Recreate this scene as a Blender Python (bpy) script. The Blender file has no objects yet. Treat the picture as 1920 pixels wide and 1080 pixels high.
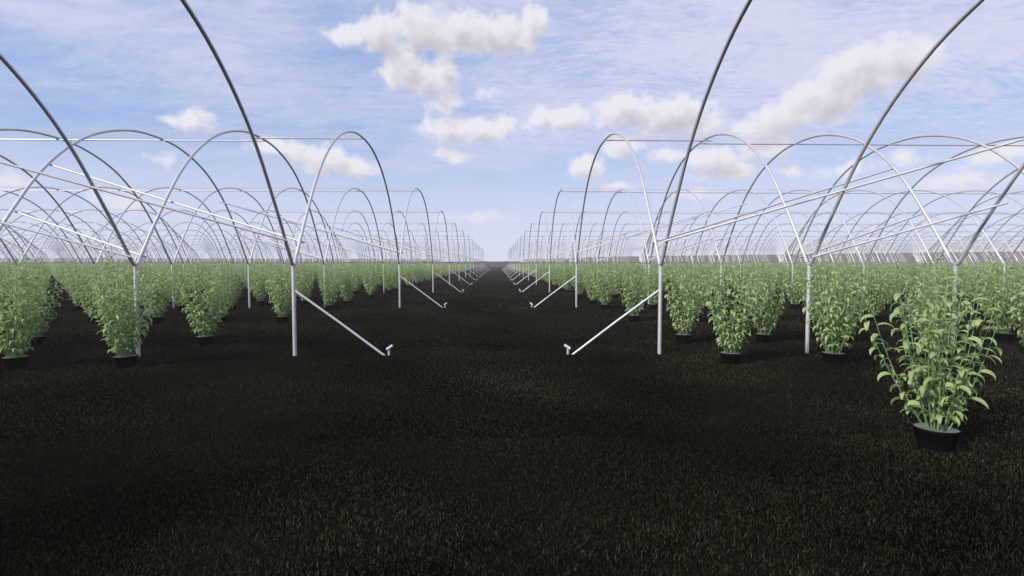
import bpy, math, random
import numpy as np
from mathutils import Vector

S = bpy.context.scene
R = math.radians
rng = np.random.default_rng(7)
random.seed(7)

# ------------------------------------------------------------------ camera
CAM_H = 1.5
cd = bpy.data.cameras.new("camera")
cam = bpy.data.objects.new("camera", cd)
S.collection.objects.link(cam)
cd.sensor_width = 36.0
cd.lens = 36.0 * 1002.8 / 1920.0
cd.clip_start = 0.05
cd.clip_end = 6000.0
cam.location = (0, 0, CAM_H)
cam.rotation_euler = (R(90 - 2.678), 0, R(-1.56))
S.camera = cam
S.render.resolution_x, S.render.resolution_y = 1024, 576

# ------------------------------------------------------------------ light
SUN_EL, SUN_AZ = R(33), R(232)          # azimuth of the sun clockwise from +Y: behind the camera on the left
S.view_settings.view_transform = 'Standard'
S.view_settings.look = 'None'
S.view_settings.exposure = 0.22
S.view_settings.gamma = 1.0
sd = bpy.data.lights.new("sun", 'SUN')
sun = bpy.data.objects.new("sun", sd)
S.collection.objects.link(sun)
sd.energy = 4.8
sd.angle = R(2.5)
sd.color = (1.0, 0.95, 0.87)
to_sun = Vector((math.sin(SUN_AZ) * math.cos(SUN_EL), math.cos(SUN_AZ) * math.cos(SUN_EL), math.sin(SUN_EL)))
sun.rotation_euler = to_sun.to_track_quat('Z', 'Y').to_euler()
sun.location = (-20, -20, 30)


# ------------------------------------------------------------------ node helpers
class NT:
    def __init__(self, tree):
        self.t = tree
        self.n = tree.nodes
        self.l = tree.links

    def new(self, typ, **kw):
        nd = self.n.new(typ)
        for k, v in kw.items():
            setattr(nd, k, v)
        return nd

    def set(self, sock, v):
        if isinstance(v, bpy.types.NodeSocket):
            self.l.new(v, sock)
        else:
            sock.default_value = v

    def math(self, op, a, b=None, c=None, clamp=False):
        nd = self.new('ShaderNodeMath', operation=op, use_clamp=clamp)
        self.set(nd.inputs[0], a)
        if b is not None:
            self.set(nd.inputs[1], b)
        if c is not None:
            self.set(nd.inputs[2], c)
        return nd.outputs[0]

    def vmath(self, op, a, b=None, scale=None):
        nd = self.new('ShaderNodeVectorMath', operation=op)
        self.set(nd.inputs[0], a)
        if b is not None:
            self.set(nd.inputs[1], b)
        if scale is not None:
            self.set(nd.inputs[3], scale)
        return nd.outputs['Value'] if op in ('LENGTH', 'DOT_PRODUCT', 'DISTANCE') else nd.outputs[0]

    def sstep(self, v, lo, hi, o0=0.0, o1=1.0):
        nd = self.new('ShaderNodeMapRange', interpolation_type='SMOOTHSTEP')
        self.set(nd.inputs[0], v)
        for i, x in enumerate((lo, hi, o0, o1)):
            self.set(nd.inputs[1 + i], x)
        return nd.outputs[0]

    def lin(self, v, lo, hi, o0=0.0, o1=1.0):
        nd = self.new('ShaderNodeMapRange')
        self.set(nd.inputs[0], v)
        for i, x in enumerate((lo, hi, o0, o1)):
            self.set(nd.inputs[1 + i], x)
        return nd.outputs[0]

    def noise(self, vec, scale, detail=4.0, rough=0.55, dim='3D', color=False):
        nd = self.new('ShaderNodeTexNoise', noise_dimensions=dim)
        if vec is not None:
            self.set(nd.inputs['Vector'], vec)
        nd.inputs['Scale'].default_value = scale
        nd.inputs['Detail'].default_value = detail
        nd.inputs['Roughness'].default_value = rough
        return nd.outputs['Color' if color else 'Fac']

    def mix(self, f, a, b):
        nd = self.new('ShaderNodeMix', data_type='RGBA')
        self.set(nd.inputs[0], f)
        self.set(nd.inputs[6], a)
        self.set(nd.inputs[7], b)
        return nd.outputs[2]

    def xyz(self, v):
        nd = self.new('ShaderNodeSeparateXYZ')
        self.set(nd.inputs[0], v)
        return nd.outputs

    def comb(self, x, y, z):
        nd = self.new('ShaderNodeCombineXYZ')
        for i, q in enumerate((x, y, z)):
            self.set(nd.inputs[i], q)
        return nd.outputs[0]


# ------------------------------------------------------------------ sky: NISHITA air, thin high veil, cumulus
# cumulus puffs at infinity: azimuth, elevation, half width, half height (radians), weight
PUFFS = [(-0.2668, 0.3779, 0.0358, 0.019, 1), (-0.2076, 0.3882, 0.0508, 0.0319, 1), (-0.1372, 0.4013, 0.0664, 0.0352, 1), (-0.0701, 0.3996, 0.0724, 0.0355, 1), (-0.0021, 0.3979, 0.0682, 0.0325, 1), (0.0662, 0.4139, 0.0292, 0.032, 1), (0.0272, 0.3899, 0.0537, 0.0246, 1), (-0.0702, 0.3768, 0.0917, 0.0148, 0.8), (-0.171, 0.3352, 0.0517, 0.0337, 1), (-0.1236, 0.3208, 0.0527, 0.0292, 1), (-0.0994, 0.349, 0.0241, 0.0219, 0.9), (-0.092, 0.2959, 0.0271, 0.0263, 0.6), (-0.1018, 0.2735, 0.029, 0.0143, 0.6), (-0.0923, 0.2414, 0.0504, 0.0228, 1), (-0.0318, 0.2408, 0.0608, 0.0238, 1), (0.0125, 0.2485, 0.0275, 0.0183, 0.9), (-0.0809, 0.1955, 0.0312, 0.0131, 0.55), (-0.0169, 0.2994, 0.0157, 0.0123, 0.3), (0.0764, 0.2637, 0.0196, 0.0217, 0.8), (0.1301, 0.2608, 0.0506, 0.0216, 0.95), (0.0489, 0.2421, 0.0236, 0.0082, 0.3), (0.2355, 0.2691, 0.0577, 0.0294, 1), (0.305, 0.2578, 0.0781, 0.0319, 1), (0.359, 0.2381, 0.0584, 0.0204, 0.7), (0.6412, 0.2953, 0.0506, 0.0379, 0.95), (0.5959, 0.2819, 0.0643, 0.0441, 1), (0.545, 0.2568, 0.0624, 0.0385, 1), (0.4922, 0.2354, 0.0587, 0.0297, 0.9), (0.4566, 0.2209, 0.0605, 0.0215, 0.75), (-0.5061, 0.2223, 0.0401, 0.016, 0.45), (-0.5312, 0.2206, 0.0198, 0.011, 0.45), (-0.378, 0.1958, 0.0516, 0.0155, 0.9), (-0.3142, 0.1829, 0.0543, 0.0214, 1), (-0.2681, 0.1693, 0.0497, 0.02, 1), (-0.3145, 0.1614, 0.0298, 0.0135, 0.9), (-0.5516, 0.1597, 0.0194, 0.0088, 0.4), (0.1627, 0.1752, 0.0349, 0.0244, 0.85), (0.2267, 0.2085, 0.0398, 0.022, 0.9), (0.306, 0.1883, 0.0347, 0.0154, 0.8), (0.3818, 0.1749, 0.0564, 0.0303, 0.95), (0.4531, 0.1906, 0.0507, 0.0223, 0.8), (0.4206, 0.1565, 0.0463, 0.0141, 0.7), (0.5019, 0.1508, 0.0188, 0.0094, 0.6), (-0.0421, 0.0839, 0.0651, 0.0108, 0.5), (-0.5925, 0.0893, 0.046, 0.0175, 0.45), (0.7644, 0.1472, 0.0379, 0.0156, 0.7), (0.7146, 0.1164, 0.0592, 0.0165, 0.55), (0.584, 0.1473, 0.0427, 0.0163, 0.5), (0.6517, 0.1533, 0.039, 0.0124, 0.45), (-0.7218, 0.1103, 0.0212, 0.0157, 0.5), (0.3519, 0.1223, 0.0444, 0.011, 0.4), (0.2131, 0.1381, 0.0382, 0.0095, 0.4)]

g = bpy.data.node_groups.new("cumulus_field", 'ShaderNodeTree')
g.interface.new_socket("P", in_out='INPUT', socket_type='NodeSocketVector')
g.interface.new_socket("F", in_out='OUTPUT', socket_type='NodeSocketFloat')
q = NT(g)
gi, go = q.new('NodeGroupInput'), q.new('NodeGroupOutput')
P = gi.outputs[0]
wn = q.vmath('SCALE', q.vmath('SUBTRACT', q.noise(P, 22.0, 3.0, 0.5, color=True), (0.5, 0.5, 0.5)), scale=0.022)
Pw = q.vmath('ADD', P, wn)
acc = None
for (ax, el, rx, ry, w) in PUFFS:
    d = q.vmath('MULTIPLY', q.vmath('SUBTRACT', Pw, (ax, el, 0)), (0.95 / rx, 0.95 / ry, 0))
    v = q.math('MULTIPLY_ADD', q.vmath('LENGTH', d), -w, w)
    acc = v if acc is None else q.math('SMOOTH_MAX', acc, v, 0.12)
fb = q.noise(P, 40.0, 7.0, 0.54)
fb2 = q.noise(P, 17.0, 2.0, 0.5)
fld = q.math('ADD', acc, q.math('MULTIPLY_ADD', fb, 1.35, -0.675))
fld = q.math('ADD', fld, q.math('MULTIPLY_ADD', fb2, 0.6, -0.3))
q.l.new(fld, go.inputs[0])

W = bpy.data.worlds.new("World")
S.world = W
W.use_nodes = True
W.node_tree.nodes.clear()
w = NT(W.node_tree)
SKY_K = 0.10
DIM = 0.90            # clouds and air, in step with the exposure
sky = w.new('ShaderNodeTexSky', sky_type='NISHITA', sun_disc=False, sun_elevation=SUN_EL, sun_rotation=SUN_AZ,
            altitude=50.0, air_density=1.0, dust_density=1.2, ozone_density=1.6)
D = w.vmath('NORMALIZE', w.new('ShaderNodeTexCoord').outputs['Generated'])
dx, dy, dz = w.xyz(D)
az = w.math('ARCTAN2', dx, dy)
el = w.math('ARCSINE', dz)
AE = w.comb(az, el, 0.0)
k = DIM / SKY_K
# high veil: ripples on a plane far overhead
up = w.math('ADD', w.math('MAXIMUM', dz, 0.0), 0.10)
pl = w.comb(w.math('DIVIDE', dx, up), w.math('DIVIDE', dy, up), 0.0)
plw = w.vmath('ADD', pl, w.vmath('SCALE', w.noise(pl, 1.1, 2.0, 0.5, color=True), scale=0.45))
rip = w.noise(w.vmath('MULTIPLY', plw, (1.7, 3.6, 1.0)), 1.8, 7.0, 0.62)
fine_amp = w.sstep(az, -0.2, 0.35, 0.5, 1.2)
fine = w.noise(w.vmath('MULTIPLY', plw, (7.0, 15.0, 1.0)), 2.3, 5.0, 0.65)
patch = w.noise(pl, 0.55, 3.0, 0.55)
side = w.sstep(az, -0.05, 0.5, 0.0, 0.20)
veil = w.math('ADD', w.math('MULTIPLY_ADD', rip, 0.85, -0.425), w.math('MULTIPLY', w.math('SUBTRACT', fine, 0.5), fine_amp))
veil = w.math('ADD', veil, w.math('MULTIPLY_ADD', patch, 2.0, -0.98))
veil = w.math('ADD', veil, side)
veil = w.sstep(veil, -0.48, 0.48, 0.04, 0.92)
veil = w.math('MULTIPLY', veil, w.sstep(el, 0.02, 0.26, 0.15, 1.0))
veil_col = (0.66 * k, 0.68 * k, 0.84 * k, 1)
horizon = w.sstep(el, -0.02, 0.26, 0.88, 0.0)
air = w.mix(0.62, sky.outputs[0], (0.33 * k, 0.48 * k, 0.90 * k, 1))
base = w.mix(horizon, air, (0.70 * k, 0.76 * k, 0.90 * k, 1))
base = w.mix(veil, base, veil_col)


def field(vec):
    nd = w.new('ShaderNodeGroup', node_tree=g)
    w.set(nd.inputs[0], vec)
    return nd.outputs[0]


f0 = field(AE)
f1 = field(w.vmath('ADD', AE, (-0.012, 0.024, 0)))
cov = w.sstep(f0, -0.16, 0.46)
front = w.sstep(dy, 0.0, 0.2)
cov = w.math('MULTIPLY', w.math('MULTIPLY', cov, front), w.sstep(el, 0.03, 0.16, 0.45, 0.97))
shade = w.sstep(f1, -0.15, 1.05, 0.0, 0.9)
cum = w.mix(shade, (0.80 * k, 0.80 * k, 0.86 * k, 1), (0.52 * k, 0.50 * k, 0.57 * k, 1))
full = w.mix(cov, base, cum)
bg = w.new('ShaderNodeBackground')
w.l.new(full, bg.inputs[0])
bg.inputs[1].default_value = SKY_K
w.l.new(bg.outputs[0], w.new('ShaderNodeOutputWorld').inputs[0])


# ------------------------------------------------------------------ materials
def mat(name):
    m = bpy.data.materials.new(name)
    m.use_nodes = True
    m.node_tree.nodes.clear()
    t = NT(m.node_tree)
    out = t.new('ShaderNodeOutputMaterial')
    return m, t, out


def principled(t, out, **kw):
    b = t.new('ShaderNodeBsdfPrincipled')
    for k_, v_ in kw.items():
        t.set(b.inputs[k_.replace('_', ' ')], v_)
    t.l.new(b.outputs[0], out.inputs[0])
    return b


def m_steel(name, tint, rough, metal=0.55):
    m, t, out = mat(name)
    co = t.new('ShaderNodeTexCoord').outputs['Object']
    n = t.noise(co, 9.0, 5.0, 0.6)
    n2 = t.noise(co, 55.0, 2.0, 0.5)
    c = t.mix(t.sstep(n, 0.3, 0.72), tuple(x * 0.90 for x in tint) + (1,), tint + (1,))
    c = t.mix(t.sstep(n2, 0.62, 0.8, 0.0, 0.12), c, tuple(x * 0.6 for x in tint) + (1,))
    principled(t, out, Base_Color=c, Metallic=metal, Roughness=t.lin(n, 0.3, 0.7, rough - 0.02, rough + 0.03))
    return m


M_STEEL = m_steel("galvanised_steel", (0.57, 0.56, 0.585), 0.42)
M_BRACE = m_steel("dull_brace_steel", (0.56, 0.555, 0.58), 0.60, 0.40)
M_POST = m_steel("galvanised_post_steel", (0.60, 0.60, 0.62), 0.42)


def m_leaf():
    m, t, out = mat("leaf_green")
    at = t.new('ShaderNodeAttribute', attribute_name="tone").outputs['Fac']
    inf = t.new('ShaderNodeObjectInfo').outputs['Random']
    a = t.mix(at, (0.295, 0.405, 0.165, 1), (0.40, 0.505, 0.22, 1))
    c = t.mix(t.math('MULTIPLY', inf, 0.35), a, (0.31, 0.43, 0.24, 1))
    geo = t.new('ShaderNodeNewGeometry')
    c2 = t.mix(t.math('MULTIPLY', geo.outputs['Backfacing'], 0.5), c, (0.30, 0.39, 0.24, 1))
    b = t.new('ShaderNodeBsdfPrincipled')
    t.l.new(c2, b.inputs['Base Color'])
    b.inputs['Roughness'].default_value = 0.5
    b.inputs['Specular IOR Level'].default_value = 0.35
    tr = t.new('ShaderNodeBsdfTranslucent')
    t.l.new(t.mix(0.5, c, (0.30, 0.41, 0.15, 1)), tr.inputs[0])
    mx = t.new('ShaderNodeMixShader')
    mx.inputs[0].default_value = 0.48
    t.l.new(b.outputs[0], mx.inputs[1])
    t.l.new(tr.outputs[0], mx.inputs[2])
    t.l.new(mx.outputs[0], out.inputs[0])
    return m


M_LEAF = m_leaf()
m, t, out = mat("stem_green")
principled(t, out, Base_Color=(0.13, 0.215, 0.09, 1), Roughness=0.55)
M_STEM = m
m, t, out = mat("black_plastic")
co = t.new('ShaderNodeTexCoord').outputs['Object']
n = t.noise(co, 14.0, 4.0, 0.6)
principled(t, out, Base_Color=t.mix(n, (0.0015, 0.0015, 0.0015, 1), (0.004, 0.0035, 0.0035, 1)), Roughness=0.55, Specular_IOR_Level=0.05)
M_POT = m
m, t, out = mat("potting_soil_cover")
co = t.new('ShaderNodeTexCoord').outputs['Object']
n = t.noise(co, 40.0, 5.0, 0.65)
b = principled(t, out, Base_Color=t.mix(n, (0.09, 0.09, 0.105, 1), (0.16, 0.16, 0.18, 1)), Roughness=0.5)
bp = t.new('ShaderNodeBump')
bp.inputs['Strength'].default_value = 0.5
bp.inputs['Distance'].default_value = 0.01
t.l.new(n, bp.inputs['Height'])
t.l.new(bp.outputs[0], b.inputs['Normal'])
M_SOIL = m

m, t, out = mat("dark_ground")
co = t.new('ShaderNodeTexCoord').outputs['Object']
n1 = t.noise(co, 0.45, 5.0, 0.6)
n2 = t.noise(co, 9.0, 5.0, 0.7)
n3 = t.noise(co, 60.0, 3.0, 0.6)
c = t.mix(t.sstep(n1, 0.35, 0.7), (0.0010, 0.0010, 0.0007, 1), (0.0065, 0.0062, 0.0040, 1))
c = t.mix(t.sstep(n3, 0.55, 0.8, 0.0, 0.7), c, (0.008, 0.007, 0.004, 1))
c = t.mix(t.sstep(n2, 0.5, 0.75, 0.0, 0.6), c, (0.002, 0.002, 0.002, 1))
b = principled(t, out, Base_Color=c, Roughness=0.9)
b.inputs['Specular IOR Level'].default_value = 0.0
bp = t.new('ShaderNodeBump')
bp.inputs['Strength'].default_value = 0.8
bp.inputs['Distance'].default_value = 0.03
t.l.new(n2, bp.inputs['Height'])
t.l.new(bp.outputs[0], b.inputs['Normal'])
M_GROUND = m

m, t, out = mat("grass_blade")
at = t.new('ShaderNodeAttribute', attribute_name="tone").outputs['Fac']
c = t.mix(t.sstep(at, 0.0, 0.85), (0.0010, 0.0012, 0.0006, 1), (0.036, 0.037, 0.016, 1))
c = t.mix(t.sstep(at, 0.86, 1.0), c, (0.098, 0.100, 0.058, 1))
b = principled(t, out, Base_Color=c, Roughness=0.7)
b.inputs['Specular IOR Level'].default_value = 0.04
M_GRASS = m

m, t, out = mat("clear_film")
b = t.new('ShaderNodeBsdfPrincipled')
b.inputs['Base Color'].default_value = (0.75, 0.73, 0.76, 1)
b.inputs['Roughness'].default_value = 0.3
trl = t.new('ShaderNodeBsdfTranslucent')
trl.inputs[0].default_value = (0.7, 0.68, 0.70, 1)
mx0 = t.new('ShaderNodeMixShader')
mx0.inputs[0].default_value = 0.5
t.l.new(b.outputs[0], mx0.inputs[1])
t.l.new(trl.outputs[0], mx0.inputs[2])
tp = t.new('ShaderNodeBsdfTransparent')
mx = t.new('ShaderNodeMixShader')
lw = t.new('ShaderNodeLayerWeight')
lw.inputs[0].default_value = 0.25
t.l.new(t.lin(lw.outputs['Facing'], 0.0, 1.0, 0.08, 0.34), mx.inputs[0])
t.l.new(tp.outputs[0], mx.inputs[1])
t.l.new(mx0.outputs[0], mx.inputs[2])
t.l.new(mx.outputs[0], out.inputs[0])
M_FILM = m

m, t, out = mat("dark_hedge_leaves")
co = t.new('ShaderNodeTexCoord').outputs['Object']
n = t.noise(co, 1.3, 5.0, 0.7)
principled(t, out, Base_Color=t.mix(t.sstep(n, 0.35, 0.7), (0.020, 0.022, 0.018, 1), (0.050, 0.050, 0.044, 1)), Roughness=0.9)
M_HEDGE = m
m, t, out = mat("weathered_screen")
co = t.new('ShaderNodeTexCoord').outputs['Object']
n = t.noise(t.vmath('MULTIPLY', co, (0.35, 0.35, 0.05)), 1.0, 5.0, 0.6)
principled(t, out, Base_Color=t.mix(t.sstep(n, 0.3, 0.72), (0.070, 0.060, 0.058, 1), (0.095, 0.082, 0.080, 1)), Roughness=0.85)
M_SCREEN = m


# ------------------------------------------------------------------ mesh helpers
def mesh_np(name, V, F, m, smooth=True, tone=None):
    """V (n,3), F (k,3) or (k,4) -> mesh"""
    me = bpy.data.meshes.new(name)
    V = np.asarray(V, np.float32)
    F = np.asarray(F, np.int32)
    me.vertices.add(len(V))
    me.vertices.foreach_set("co", V.ravel())
    k_ = F.shape[1]
    me.loops.add(F.size)
    me.loops.foreach_set("vertex_index", F.ravel())
    me.polygons.add(len(F))
    me.polygons.foreach_set("loop_start", np.arange(0, F.size, k_, dtype=np.int32))
    me.polygons.foreach_set("loop_total", np.full(len(F), k_, np.int32))
    me.polygons.foreach_set("use_smooth", np.full(len(F), smooth, bool))
    if tone is not None:
        a = me.attributes.new("tone", 'FLOAT', 'POINT')
        a.data.foreach_set("value", np.asarray(tone, np.float32))
    me.materials.append(m)
    me.update(calc_edges=True)
    me.validate()
    return me


def obj(name, me, parent=None, loc=(0, 0, 0), rotz=0.0, **props):
    o = bpy.data.objects.new(name, me)
    S.collection.objects.link(o)
    o.location = loc
    o.rotation_euler = (0, 0, rotz)
    if parent is not None:
        o.parent = parent
    for a, b_ in props.items():
        o[a] = b_
    return o


def tube(pts, r, n=10, caps=True):
    """swept tube -> V, F(quads; caps as fans of degenerate-free quads via centre)"""
    pts = np.asarray(pts, float)
    rr = np.full(len(pts), r) if np.isscalar(r) else np.asarray(r)
    T = np.gradient(pts, axis=0)
    T /= np.linalg.norm(T, axis=1)[:, None]
    ref = np.array([1.0, 0, 0])
    if abs(T[0] @ ref) > 0.8:
        ref = np.array([0, 0, 1.0])
    V = []
    u = ref - T[0] * (ref @ T[0])
    u /= np.linalg.norm(u)
    for i in range(len(pts)):
        u = u - T[i] * (u @ T[i])
        u /= np.linalg.norm(u)
        v = np.cross(T[i], u)
        a = np.linspace(0, 2 * np.pi, n, endpoint=False)
        V.append(pts[i] + rr[i] * (np.cos(a)[:, None] * u + np.sin(a)[:, None] * v))
    V = np.concatenate(V)
    F = []
    for i in range(len(pts) - 1):
        for j in range(n):
            j2 = (j + 1) % n
            F.append((i * n + j, i * n + j2, (i + 1) * n + j2, (i + 1) * n + j))
    if caps and n % 2 == 0:
        nb_ = len(V)
        V = np.concatenate([V, V[:n], V[-n:]])
        for base, flip in ((nb_, True), (nb_ + n, False)):
            for j in range(1, n - 2, 2):
                q_ = (base, base + j, base + j + 1, base + j + 2)
                if True:
                    F.append(q_[::-1] if flip else q_)
    return V, np.array(F)


def join(parts):
    Vs, Fs, o_ = [], [], 0
    for V, F in parts:
        Vs.append(V)
        Fs.append(np.asarray(F) + o_)
        o_ += len(V)
    return np.concatenate(Vs), np.concatenate(Fs)


def lathe(prof, n=28):
    a = np.linspace(0, 2 * np.pi, n, endpoint=False)
    V = np.concatenate([np.stack([r * np.cos(a), r * np.sin(a), np.full(n, z)], 1) for r, z in prof])
    F = []
    for i in range(len(prof) - 1):
        for j in range(n):
            j2 = (j + 1) % n
            F.append((i * n + j, i * n + j2, (i + 1) * n + j2, (i + 1) * n + j))
    return V, np.array(F)


ONES = "first second third fourth fifth sixth seventh eighth ninth tenth eleventh twelfth thirteenth fourteenth fifteenth sixteenth seventeenth eighteenth nineteenth".split()
TENS = {2: ("twentieth", "twenty"), 3: ("thirtieth", "thirty"), 4: ("fortieth", "forty"), 5: ("fiftieth", "fifty")}


def ordinal(n):
    if n < 20:
        return ONES[n - 1]
    a, b_ = divmod(n, 10)
    return TENS[a][0] if b_ == 0 else TENS[a][1] + "-" + ONES[b_ - 1]


# ------------------------------------------------------------------ ground
gv = []
N = 60
xs = np.linspace(-1, 1, N)
xs = np.sign(xs) * np.abs(xs) ** 3 * 620
X, Y = np.meshgrid(xs, np.linspace(-1, 1, N) ** 3 * 320 + 290)
V = np.stack([X.ravel(), Y.ravel(), np.zeros(N * N)], 1)
idx = np.arange(N * N).reshape(N, N)
F = np.stack([idx[:-1, :-1], idx[:-1, 1:], idx[1:, 1:], idx[1:, :-1]], -1).reshape(-1, 4)
obj("ground", mesh_np("ground", V, F, M_GROUND), kind="structure", label="flat dark ground covered in short dark grass", category="ground")

# ------------------------------------------------------------------ polytunnel frames
SP = 9.315            # width of one tunnel
Y1 = 8.696            # first row of posts in front of the camera
HP = 1.478            # post height
NT_ = 14
SIDES = {'left': (-3.28, -1, 2.491), 'right': (2.671, 1, 2.472)}
HOOP = [(0.0145, 1.60), (0.036, 1.905), (0.075, 2.41), (0.13, 3.06), (0.19, 3.59), (0.26, 4.03), (0.33, 4.31), (0.40, 4.48), (0.45, 4.54), (0.5, 4.555)]
hp_ = np.array(HOOP + [(1 - a, b_) for a, b_ in HOOP[-2::-1]])


def catmull(P, per):
    P = np.asarray(P, float)
    Q = np.vstack([2 * P[0] - P[1], P, 2 * P[-1] - P[-2]])
    o_ = []
    for i in range(1, len(Q) - 2):
        for s in np.linspace(0, 1, per, endpoint=False):
            a, b_, c_, d_ = Q[i - 1:i + 3]
            o_.append(0.5 * (2 * b_ + (c_ - a) * s + (2 * a - 5 * b_ + 4 * c_ - d_) * s * s + (3 * b_ - a - 3 * c_ + d_) * s ** 3))
    o_.append(P[-1])
    return np.array(o_)


def hoop_path(per):
    c_ = catmull(hp_, per)
    return np.stack([np.zeros(len(c_)), c_[:, 0] * SP, c_[:, 1]], 1)


HOOP_R = 0.0255
hoop_hi = mesh_np("hoop", *tube(hoop_path(4), HOOP_R, 12), M_STEEL)
hoop_lo = mesh_np("hoop_far", *tube(hoop_path(2), HOOP_R, 6), M_STEEL)
post_hi = mesh_np("leg_post", *tube([(0, 0, -0.3), (0, 0, 0.5), (0, 0, 1.0), (0, 0, HP - 0.03)], 0.031, 14), M_POST)
post_lo = mesh_np("leg_post_far", *tube([(0, 0, -0.3), (0, 0, HP - 0.03)], 0.031, 6), M_POST)
# U-shaped saddle that the two hoops stand in
ang = np.linspace(-1, 1, 17)
sad = [(0, y_, z_) for y_, z_ in ((-0.265, 1.795), (-0.20, 1.705), (-0.135, 1.605), (-0.095, 1.545), (-0.06, 1.500), (-0.028, 1.478), (0, 1.472), (0.028, 1.478), (0.06, 1.500), (0.095, 1.545), (0.135, 1.605), (0.20, 1.705), (0.265, 1.795))]
col_, _f = tube([(0, 0, 1.40), (0, 0, 1.46)], 0.0335, 12)
saddle_hi = mesh_np("saddle", *join([tube(sad, 0.0285, 12), (col_, _f)]), M_STEEL)
saddle_lo = mesh_np("saddle_far", *tube(sad[::2], 0.0285, 6), M_STEEL)
# end strut and ground anchor, per side
strut_me, anchor_me, head_me = {}, {}, {}
for sn, (x0, s, dxx) in SIDES.items():
    reach = -s * 1.46
    strut_me[sn] = mesh_np("end_strut", *tube([(-s * 0.02, 0, 1.055), (reach * 0.5, 0, 0.535), (reach, 0, -0.02)], 0.0185, 10), M_POST)
    a0 = reach - s * 0.055
    anchor_me[sn] = mesh_np("ground_anchor", *tube([(a0, 0, -0.25), (a0, 0, 0.105)], 0.020, 10), M_POST)
    head_me[sn] = mesh_np("anchor_head", *join([tube([(a0 + s * 0.035, -0.02, 0.095), (a0 - s * 0.055, 0.02, 0.155)], 0.023, 10)]), M_POST)
FILM_T = np.linspace(0.33, 0.505, 9)


def film_mesh(length, s):
    c_ = catmull(hp_, 6)
    zz = np.interp(FILM_T, c_[:, 0], c_[:, 1]) + HOOP_R + 0.012
    nx = max(2, int(length / 1.2))
    X_ = np.linspace(-0.05, length, nx) * s
    V_ = []
    for i, x_ in enumerate(X_):
        for t_, z_ in zip(FILM_T, zz):
            V_.append((x_, t_ * SP, z_ - 0.006 * (1 - math.cos(2 * math.pi * x_ / 2.48))))
    n_ = len(FILM_T)
    F_ = [(i * n_ + j, (i + 1) * n_ + j, (i + 1) * n_ + j + 1, i * n_ + j + 1) for i in range(nx - 1) for j in range(n_ - 1)]
    return mesh_np("film_strip", V_, F_, M_FILM)


for sn, (x0, s, dxx) in SIDES.items():
    for kk in range(NT_):
        yk = Y1 + SP * (kk - 1)
        near = kk <= 3
        reach = min(100.0, 1.02 * (yk + SP) + 5.0)
        nb = int(reach / dxx) - 1
        L = nb * dxx
        if kk == 0:
            lab = f"bare galvanised polytunnel frame overhead, nearest the camera, on {sn} of the aisle"
        else:
            lab = f"bare galvanised hoop polytunnel frame, {ordinal(kk + 1)} from the camera on {sn} of the aisle"
        root = bpy.data.objects.new("polytunnel_frame", None)
        S.collection.objects.link(root)
        root.location = (x0, yk, 0)
        root['label'] = lab
        root['category'] = "polytunnel"
        root['group'] = "polytunnel frames standing in rows across the field"
        rows = [0.0] if kk < NT_ - 1 else [0.0, SP]
        for i in range(nb + 1):
            x_ = s * dxx * i
            obj("hoop", hoop_hi if kk <= 2 and i < 9 else hoop_lo, root, (x_, 0, 0))
            for ry_ in rows:
                p_ = obj("leg_post", post_hi if near and i < 9 else post_lo, root, (x_, ry_, 0))
                if kk <= 6 or i < 6:
                    obj("saddle", saddle_hi if near and i < 9 else saddle_lo, p_)
        for ry_ in rows:
            obj("end_strut", strut_me[sn], root, (0, ry_, 0))
            an = obj("ground_anchor", anchor_me[sn], root, (0, ry_, 0))
            obj("anchor_head", head_me[sn], an)
        # ridge pipes: one over the end bay, one along the rest
        zr = 4.52 - HOOP_R - 0.019
        y_a, y_b = 0.466 * SP, 0.512 * SP
        obj("ridge_pipe", mesh_np("ridge_pipe", *tube([(-s * 0.06, y_a, zr - 0.005), (s * (dxx + 0.06), y_a, zr - 0.005)], 0.016, 8), M_STEEL), root)
        obj("ridge_pipe", mesh_np("ridge_pipe", *tube([(s * (dxx - 0.06), y_b, zr + 0.02), (s * L, y_b, zr + 0.02)], 0.016, 8), M_STEEL), root)
        obj("film_strip", film_mesh(L, s), root)
        # diagonal wind braces in the first two bays, on both slopes
        off = 0.048
        if nb >= 2:
            for (b0, b1, t0, z0, t1, z1) in ((0, 2, 0.036, 1.905, 0.160, 3.36), (1, 2, 0.018, 1.66, 0.077, 2.43)):
                for far in (False, True):
                    tt = lambda v_: (1 - v_) * SP if far else v_ * SP
                    sg = -1 if far else 1
                    pa = np.array((s * dxx * b0, tt(t0) + sg * 0.03, z0 - off))
                    pb = np.array((s * dxx * b1, tt(t1) + sg * 0.03, z1 - off))
                    e_ = (pb - pa) / np.linalg.norm(pb - pa)
                    obj("diagonal_brace", mesh_np("diagonal_brace", *tube([pa - e_ * 0.06, (pa + pb) / 2, pb + e_ * 0.10], 0.0165, 8), M_BRACE), root)

# ------------------------------------------------------------------ potted plants


def leaf_template(ns=5):
    s = np.linspace(0, 1, ns + 1)
    wdt = (s ** 0.66) * ((1 - s) ** 1.0)
    wdt = wdt / wdt.max() * 0.5
    wdt[0] = 0.03
    return s, wdt


# the nearest plant's few long stems that lean out of the clump: direction, lean, length
OUTLIERS = {22: (R(182), 31, 1.16), 23: (R(200), 24, 1.20), 24: (R(160), 22, 1.10), 25: (R(8), 25, 1.10), 5: (R(60), 6, 1.32), 9: (R(300), 8, 1.30), 13: (R(120), 9, 1.30)}


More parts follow.
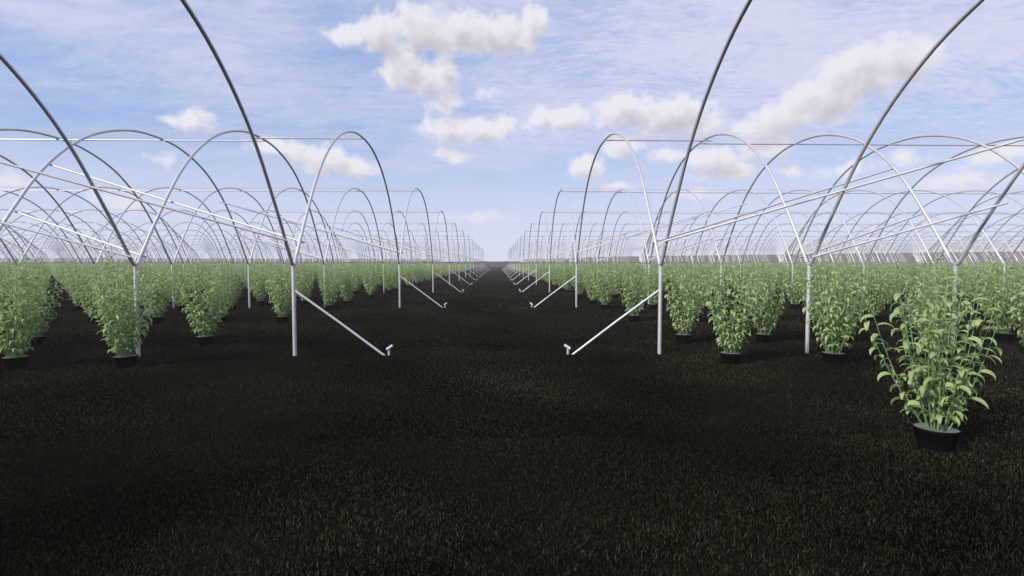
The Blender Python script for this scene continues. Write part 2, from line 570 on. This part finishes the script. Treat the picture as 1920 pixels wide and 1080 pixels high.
def build_foliage(seed, n_stem, step, ns, leaf_len, tall, lone=False):
    """returns stems (V,F) and leaves (V,F,tone)"""
    r_ = np.random.default_rng(seed)
    s_, w_ = leaf_template(ns)
    stems, LV, LF, LT = [], [], [], []
    nv = 0
    for i in range(n_stem):
        ph = 2 * np.pi * (i * 0.381966) + r_.normal(0, 0.25)
        rad = math.sqrt((i + 0.5) / n_stem)
        lean = R(2 + (17.5 if lone else 16.5) * rad + r_.normal(0, 2.2))
        ln = tall * (1.12 - 0.22 * rad ** 2 + r_.normal(0, 0.07))
        if lone and i in OUTLIERS:
            ph, lean, ln = OUTLIERS[i][0], R(OUTLIERS[i][1]), OUTLIERS[i][2]
        p_ = np.array([math.cos(ph), math.sin(ph), 0]) * 0.09 * rad
        p_ = np.array([p_[0], p_[1], 0.155])
        nseg = 9
        path = [p_.copy()]
        az_ = ph
        for j in range(nseg):
            f_ = j / nseg
            th = lean * (1.25 - 0.62 * f_)
            az_ += r_.normal(0, 0.06)
            dvec = np.array([math.cos(az_) * math.sin(th), math.sin(az_) * math.sin(th), math.cos(th)])
            p_ = p_ + dvec * ln / nseg
            path.append(p_.copy())
        path = np.array(path)
        if ns > 2:
            stems.append(tube(path, np.linspace(0.0058, 0.0018, len(path)), 6 if ns > 3 else 4, caps=False))
        else:
            stems.append(tube(path[::3], 0.006, 4, caps=False))
        # leaves
        cum_ = np.linspace(0, 1, len(path))
        pos = 0.10 + r_.random() * 0.06
        la = r_.random() * 6.28
        while pos < ln:
            f_ = pos / ln
            b_ = np.array([np.interp(f_, cum_, path[:, q_]) for q_ in range(3)])
            j = min(int(f_ * nseg), nseg - 1)
            tz = path[j + 1] - path[j]
            tz /= np.linalg.norm(tz)
            la += 2.399 + r_.normal(0, 0.35)
            # leaves turn outward from the clump
            out_ = np.array([math.cos(la), math.sin(la), 0]) + 0.55 * np.array([math.cos(az_), math.sin(az_), 0])
            out_ /= np.linalg.norm(out_)
            sz = leaf_len * (0.62 + 0.5 * math.sin(math.pi * min(1, 0.15 + f_ * 0.75))) * r_.uniform(0.78, 1.2)
            if f_ > 0.93:
                sz *= 0.6
            e0 = R(r_.uniform(22, 68)) + (0.5 if f_ > 0.93 else 0)
            droop = R(r_.uniform(80, 150))
            side = np.cross(out_, [0, 0, 1.0])
            roll = r_.normal(0, 0.35)
            pts, nrm = [], []
            q_ = b_.copy()
            for a_i in range(ns + 1):
                e_ = e0 - droop * (s_[a_i] ** 1.15)
                dirv = out_ * math.cos(e_) + np.array([0, 0, 1.0]) * math.sin(e_)
                if a_i:
                    q_ = q_ + dirv * sz / ns
                pts.append(q_.copy())
                nrm.append(np.array([0, 0, 1.0]) * math.cos(e_) - out_ * math.sin(e_))
            pts = np.array(pts)
            nrm = np.array(nrm)
            sd_ = side * math.cos(roll) + nrm * math.sin(roll)
            wid = w_[:, None] * sz * r_.uniform(0.27, 0.37)
            lift = nrm * (wid * 0.35)
            Lf, Rt = pts - sd_ * wid + lift, pts + sd_ * wid + lift
            if ns > 2:
                V_ = np.stack([Lf, pts, Rt], 1).reshape(-1, 3)
                F_ = []
                for a_i in range(ns):
                    o_ = nv + a_i * 3
                    F_ += [(o_, o_ + 1, o_ + 4, o_ + 3), (o_ + 1, o_ + 2, o_ + 5, o_ + 4)]
            else:
                V_ = np.stack([Lf, Rt], 1).reshape(-1, 3)
                F_ = [(nv + a_i * 2, nv + a_i * 2 + 1, nv + a_i * 2 + 3, nv + a_i * 2 + 2) for a_i in range(ns)]
            LV.append(V_)
            LF += F_
            tn = np.clip(r_.normal(0.5, 0.30) + 0.2 * (f_ - 0.5), 0, 1)
            LT.append(np.full(len(V_), tn))
            nv += len(V_)
            pos += step * r_.uniform(0.75, 1.25)
    return join(stems), (np.concatenate(LV), np.array(LF), np.concatenate(LT))


POT_PROF = [(r_ * 0.785, z_ * 0.785) for r_, z_ in [(0.001, 0.012), (0.148, 0.012), (0.150, 0.0), (0.156, 0.0), (0.160, 0.012), (0.190, 0.182), (0.198, 0.184), (0.201, 0.190), (0.201, 0.212), (0.199, 0.216), (0.194, 0.216), (0.192, 0.210), (0.188, 0.17)]]
pot_me = mesh_np("pot", *lathe(POT_PROF, 32), M_POT)
pot_lo = mesh_np("pot_far", *lathe([POT_PROF[3], POT_PROF[5], POT_PROF[7], POT_PROF[8], POT_PROF[11]], 12), M_POT)
soil_me = mesh_np("soil", *lathe([(0.001, 0.164), (0.055, 0.1635), (0.11, 0.162), (0.151, 0.160)], 24), M_SOIL)
NEAR_VARS = []
for sd_ in range(6):
    st, lf = build_foliage(100 + sd_, 30, 0.056, 5, 0.112, 1.27)
    NEAR_VARS.append((mesh_np("stems", *st, M_STEM), mesh_np("leaves", lf[0], lf[1], M_LEAF, tone=lf[2])))
MID_VARS = []
for sd_ in range(6):
    st, lf = build_foliage(200 + sd_, 30, 0.056, 3, 0.112, 1.27)
    MID_VARS.append((mesh_np("stems_far", *st, M_STEM), mesh_np("leaves_far", lf[0], lf[1], M_LEAF, tone=lf[2])))
st, lf = build_foliage(11, 26, 0.075, 6, 0.132, 1.18, lone=True)
HERO = (mesh_np("stems_large", *st, M_STEM), mesh_np("leaves_large", lf[0], lf[1], M_LEAF, tone=lf[2]))

PITCH = 1.545
ROWS = []
for kk in range(NT_):
    for o_ in (4.19, 7.81, 9.91):
        ROWS.append(o_ + SP * kk)
ROWS = [y_ for y_ in ROWS if y_ < 127]
spots = []
yaw = R(1.56)
for sn, xe, s in (('left', -5.35, -1), ('right', 3.49, 1)):
    for ri, y_ in enumerate(ROWS):
        for ci in range(64):
            x_ = xe + s * PITCH * ci
            if abs(x_) > 98:
                break
            if abs(x_ - 0.03 * y_) > 0.97 * y_ + 3.2:
                continue
            vis = abs(x_ - 0.0272 * y_) < 0.985 * y_ + 0.9
            spots.append((math.hypot(x_, y_) + (0 if vis else 60), x_, y_, sn, ri, ci))
spots.sort()
NEAR_N = 300
pr = np.random.default_rng(5)
for i, (dist, x_, y_, sn, ri, ci) in enumerate(spots[:NEAR_N]):
    hero = ri == 0 and ci == 0 and sn == 'right'
    jx, jy = pr.normal(0, 0.025, 2) if not hero else (0.07, 0.0)
    root = bpy.data.objects.new("potted_plant", None)
    S.collection.objects.link(root)
    root.location = (x_ + jx, y_ + jy, 0)
    rz = pr.uniform(0, 6.283)
    sc = pr.uniform(0.94, 1.05)
    if hero:
        lab = "nearest potted plant with loose leafy stems, alone in front of the right-hand rows"
        rz, sc = 0.0, 1.0
    else:
        at = "nearest the aisle" if ci == 0 else f"{ordinal(ci + 1)} from the aisle"
        lab = f"leafy plant in black pot, {at} in {ordinal(ri + 1)} pot row on {sn}"
    root['label'] = lab
    root['category'] = "potted plant"
    root['group'] = "green plants in black pots standing in rows"
    var = HERO if hero else (NEAR_VARS if dist < 19 else MID_VARS)[pr.integers(6)]
    obj("pot", pot_me if dist < 19 else pot_lo, root)
    obj("soil", soil_me, root)
    for nm, me in (("stems", var[0]), ("leaves", var[1])):
        o_ = obj(nm, me, root, rotz=rz)
        o_.scale = (sc, sc, sc)

# the far plants read as one green mass
far_var = []
for sd_ in range(4):
    st, lf = build_foliage(300 + sd_, 17, 0.12, 2, 0.175, 1.24)
    far_var.append(lf)
FV, FF, FT, o_ = [], [], [], 0
pv_, pf_ = lathe([(0.122, 0.0), (0.15, 0.14), (0.157, 0.168), (0.09, 0.161)], 8)
PV, PF, po = [], [], 0
for (dist, x_, y_, sn, ri, ci) in spots[NEAR_N:]:
    lf = far_var[pr.integers(4)]
    a_ = pr.uniform(0, 6.283)
    c_, s2 = math.cos(a_), math.sin(a_)
    v_ = lf[0] * pr.uniform(0.94, 1.05)
    v_ = np.stack([v_[:, 0] * c_ - v_[:, 1] * s2 + x_, v_[:, 0] * s2 + v_[:, 1] * c_ + y_, v_[:, 2]], 1)
    FV.append(v_)
    FF.append(lf[1] + o_)
    FT.append(lf[2])
    o_ += len(v_)
    PV.append(pv_ + [x_, y_, 0])
    PF.append(pf_ + po)
    po += len(pv_)
far = obj("potted_plants", mesh_np("potted_plants", np.concatenate(FV), np.concatenate(FF), M_LEAF, tone=np.concatenate(FT)),
          kind="stuff", label="far mass of leafy green potted plants in long rows under the hoops", category="plants")
obj("pots", mesh_np("pots", np.concatenate(PV), np.concatenate(PF), M_POT), far, kind="stuff")
print("plants", len(spots), "far verts", o_)


# ------------------------------------------------------------------ short dark grass
def blades(x0, x1, y0, y1, dens, hgt, wid, r_):
    n = int((x1 - x0) * (y1 - y0) * dens)
    x_ = r_.uniform(x0, x1, n)
    y_ = r_.uniform(y0, y1, n)
    keep = np.abs(x_ - 0.0272 * y_) < 0.98 * y_ + 0.8
    x_, y_ = x_[keep], y_[keep]
    # uneven cover
    cl = np.sin(x_ * 1.7 + np.sin(y_ * 1.1) * 2) * np.sin(y_ * 2.1 + np.sin(x_ * 0.9) * 2)
    keep = r_.random(len(x_)) < 0.72 + 0.28 * cl
    x_, y_ = x_[keep], y_[keep]
    n = len(x_)
    h_ = hgt * r_.uniform(0.45, 1.25, n)
    a_ = r_.uniform(0, 6.283, n)
    ln_ = r_.uniform(0.2, 1.15, n)
    d_ = np.stack([np.cos(a_), np.sin(a_), np.zeros(n)], 1)
    sd_ = np.stack([-np.sin(a_), np.cos(a_), np.zeros(n)], 1) * (wid * r_.uniform(0.6, 1.3, n))[:, None]
    b_ = np.stack([x_, y_, np.full(n, -0.003)], 1)
    up_ = np.array([0, 0, 1.0])
    mid = b_ + d_ * (h_ * 0.35 * ln_)[:, None] + up_ * (h_ * 0.6)[:, None]
    tip = b_ + d_ * (h_ * 0.95 * ln_)[:, None] + up_ * (h_ * (1.0 - 0.35 * ln_))[:, None]
    V_ = np.stack([b_ - sd_, b_ + sd_, mid - sd_ * 0.8, mid + sd_ * 0.8, tip], 1).reshape(-1, 3)
    k_ = np.arange(n)[:, None] * 5
    F_ = np.concatenate([k_ + [0, 1, 3], k_ + [0, 3, 2], k_ + [2, 3, 4]])
    # worn dark patches and greener ones, a metre or two across
    pt = np.sin(x_ * 0.9 + 2.0 * np.sin(y_ * 0.43 + 1.0)) * np.sin(y_ * 0.7 + 1.7 * np.sin(x_ * 0.51)) + 0.5 * np.sin(x_ * 2.3 + y_ * 1.9 + np.sin(y_ * 1.3) * 2)
    tn = np.repeat(np.clip(r_.beta(1.3, 2.6, n) * (1.15 + 0.34 * pt), 0, 1), 5)
    return V_, F_, tn


gr = np.random.default_rng(3)
GV, GF, GT, o_ = [], [], [], 0
for args in ((-5.5, 5.5, 1.6, 4.5, 8500, 0.029, 0.0012), (-10, 11, 4.5, 9.5, 3800, 0.031, 0.0017), (-18, 19, 9.5, 18, 1500, 0.036, 0.0030), (-34, 36, 18, 36, 240, 0.046, 0.007), (-5.5, 4.5, 36, 70, 170, 0.05, 0.013), (-5.5, 4.5, 70, 150, 90, 0.055, 0.024)):
    v_, f_, t_ = blades(*args, gr)
    GV.append(v_)
    GF.append(f_ + o_)
    GT.append(t_)
    o_ += len(v_)
obj("grass", mesh_np("grass", np.concatenate(GV), np.concatenate(GF), M_GRASS, smooth=False, tone=np.concatenate(GT)),
    kind="stuff", label="short dark dry grass covering the ground between the rows", category="grass")
print("grass verts", o_)


# ------------------------------------------------------------------ far edge of the field
def ridge(name, a, b_, height, depth, mtl, step, rough, seed, taper=(1, 1, 1, 1), **props):
    """a long thick strip standing on the ground from a to b with an uneven top"""
    r_ = np.random.default_rng(seed)
    a, b_ = np.array(a, float), np.array(b_, float)
    L_ = np.linalg.norm(b_ - a)
    n = int(L_ / step) + 1
    e_ = (b_ - a) / L_
    nrm = np.array([-e_[1], e_[0]])
    hh = height + np.convolve(r_.normal(0, rough, n + 8), np.ones(5) / 5, 'same')[4:4 + n] + r_.normal(0, rough * 0.35, n)
    hh = hh * np.interp(np.linspace(0, 1, n), [0, 0.3, 0.8, 1], taper)
    V_ = []
    for i in range(n):
        p_ = a + e_ * L_ * i / (n - 1)
        for (o2, z_) in ((-depth / 2, 0.0), (-depth / 2 * 0.92, hh[i] * 0.6), (-depth / 2 * 0.7, hh[i] * 0.97), (0, hh[i]), (depth / 2 * 0.7, hh[i] * 0.97), (depth / 2, 0.0)):
            V_.append((p_[0] + nrm[0] * o2, p_[1] + nrm[1] * o2, z_))
    F_ = [(i * 6 + j, (i + 1) * 6 + j, (i + 1) * 6 + j + 1, i * 6 + j + 1) for i in range(n - 1) for j in range(5)]
    F_ += [(0, 1, 2, 3), (0, 3, 4, 5)]
    e6 = (n - 1) * 6
    F_ += [(e6 + 3, e6 + 2, e6 + 1, e6), (e6 + 5, e6 + 4, e6 + 3, e6)]
    return obj(name, mesh_np(name, V_, F_, mtl, smooth=False), **props)


ridge("hedge", (-330, 205), (80, 205), 2.1, 3.0, M_HEDGE, 1.2, 0.10, 1,
      label="low dark hedge across the far end of the field", category="hedge")
ridge("windbreak_wall", (192, 70), (15, 293), 4.45, 1.2, M_SCREEN, 6.0, 0.04, 2, (1.12, 1.03, 1.0, 0.78),
      label="long grey-brown wall beyond the tunnels, receding along the right side", category="wall")
ridge("windbreak_wall", (-460, 420), (-60, 560), 5.6, 1.2, M_SCREEN, 8.0, 0.25, 3,
      label="pale grey-brown wall low on the horizon behind the left tunnels", category="wall")


# ------------------------------------------------------------------ air
m, t, out = mat("thin_air")
pv = t.new('ShaderNodeVolumePrincipled')
pv.inputs['Color'].default_value = (0.95, 0.93, 0.93, 1)
pv.inputs['Density'].default_value = 0.0010
pv.inputs['Anisotropy'].default_value = 0.0
t.l.new(pv.outputs[0], out.inputs['Volume'])
hv = np.array([(x_, y_, z_) for z_ in (-1.0, 6.5) for y_ in (-60, 640) for x_ in (-640, 640)], float)
hf = [(0, 2, 3, 1), (4, 5, 7, 6), (0, 1, 5, 4), (2, 6, 7, 3), (0, 4, 6, 2), (1, 3, 7, 5)]
obj("haze", mesh_np("haze", hv, hf, m, smooth=False), kind="stuff", label="thin pale haze over the whole field", category="haze")
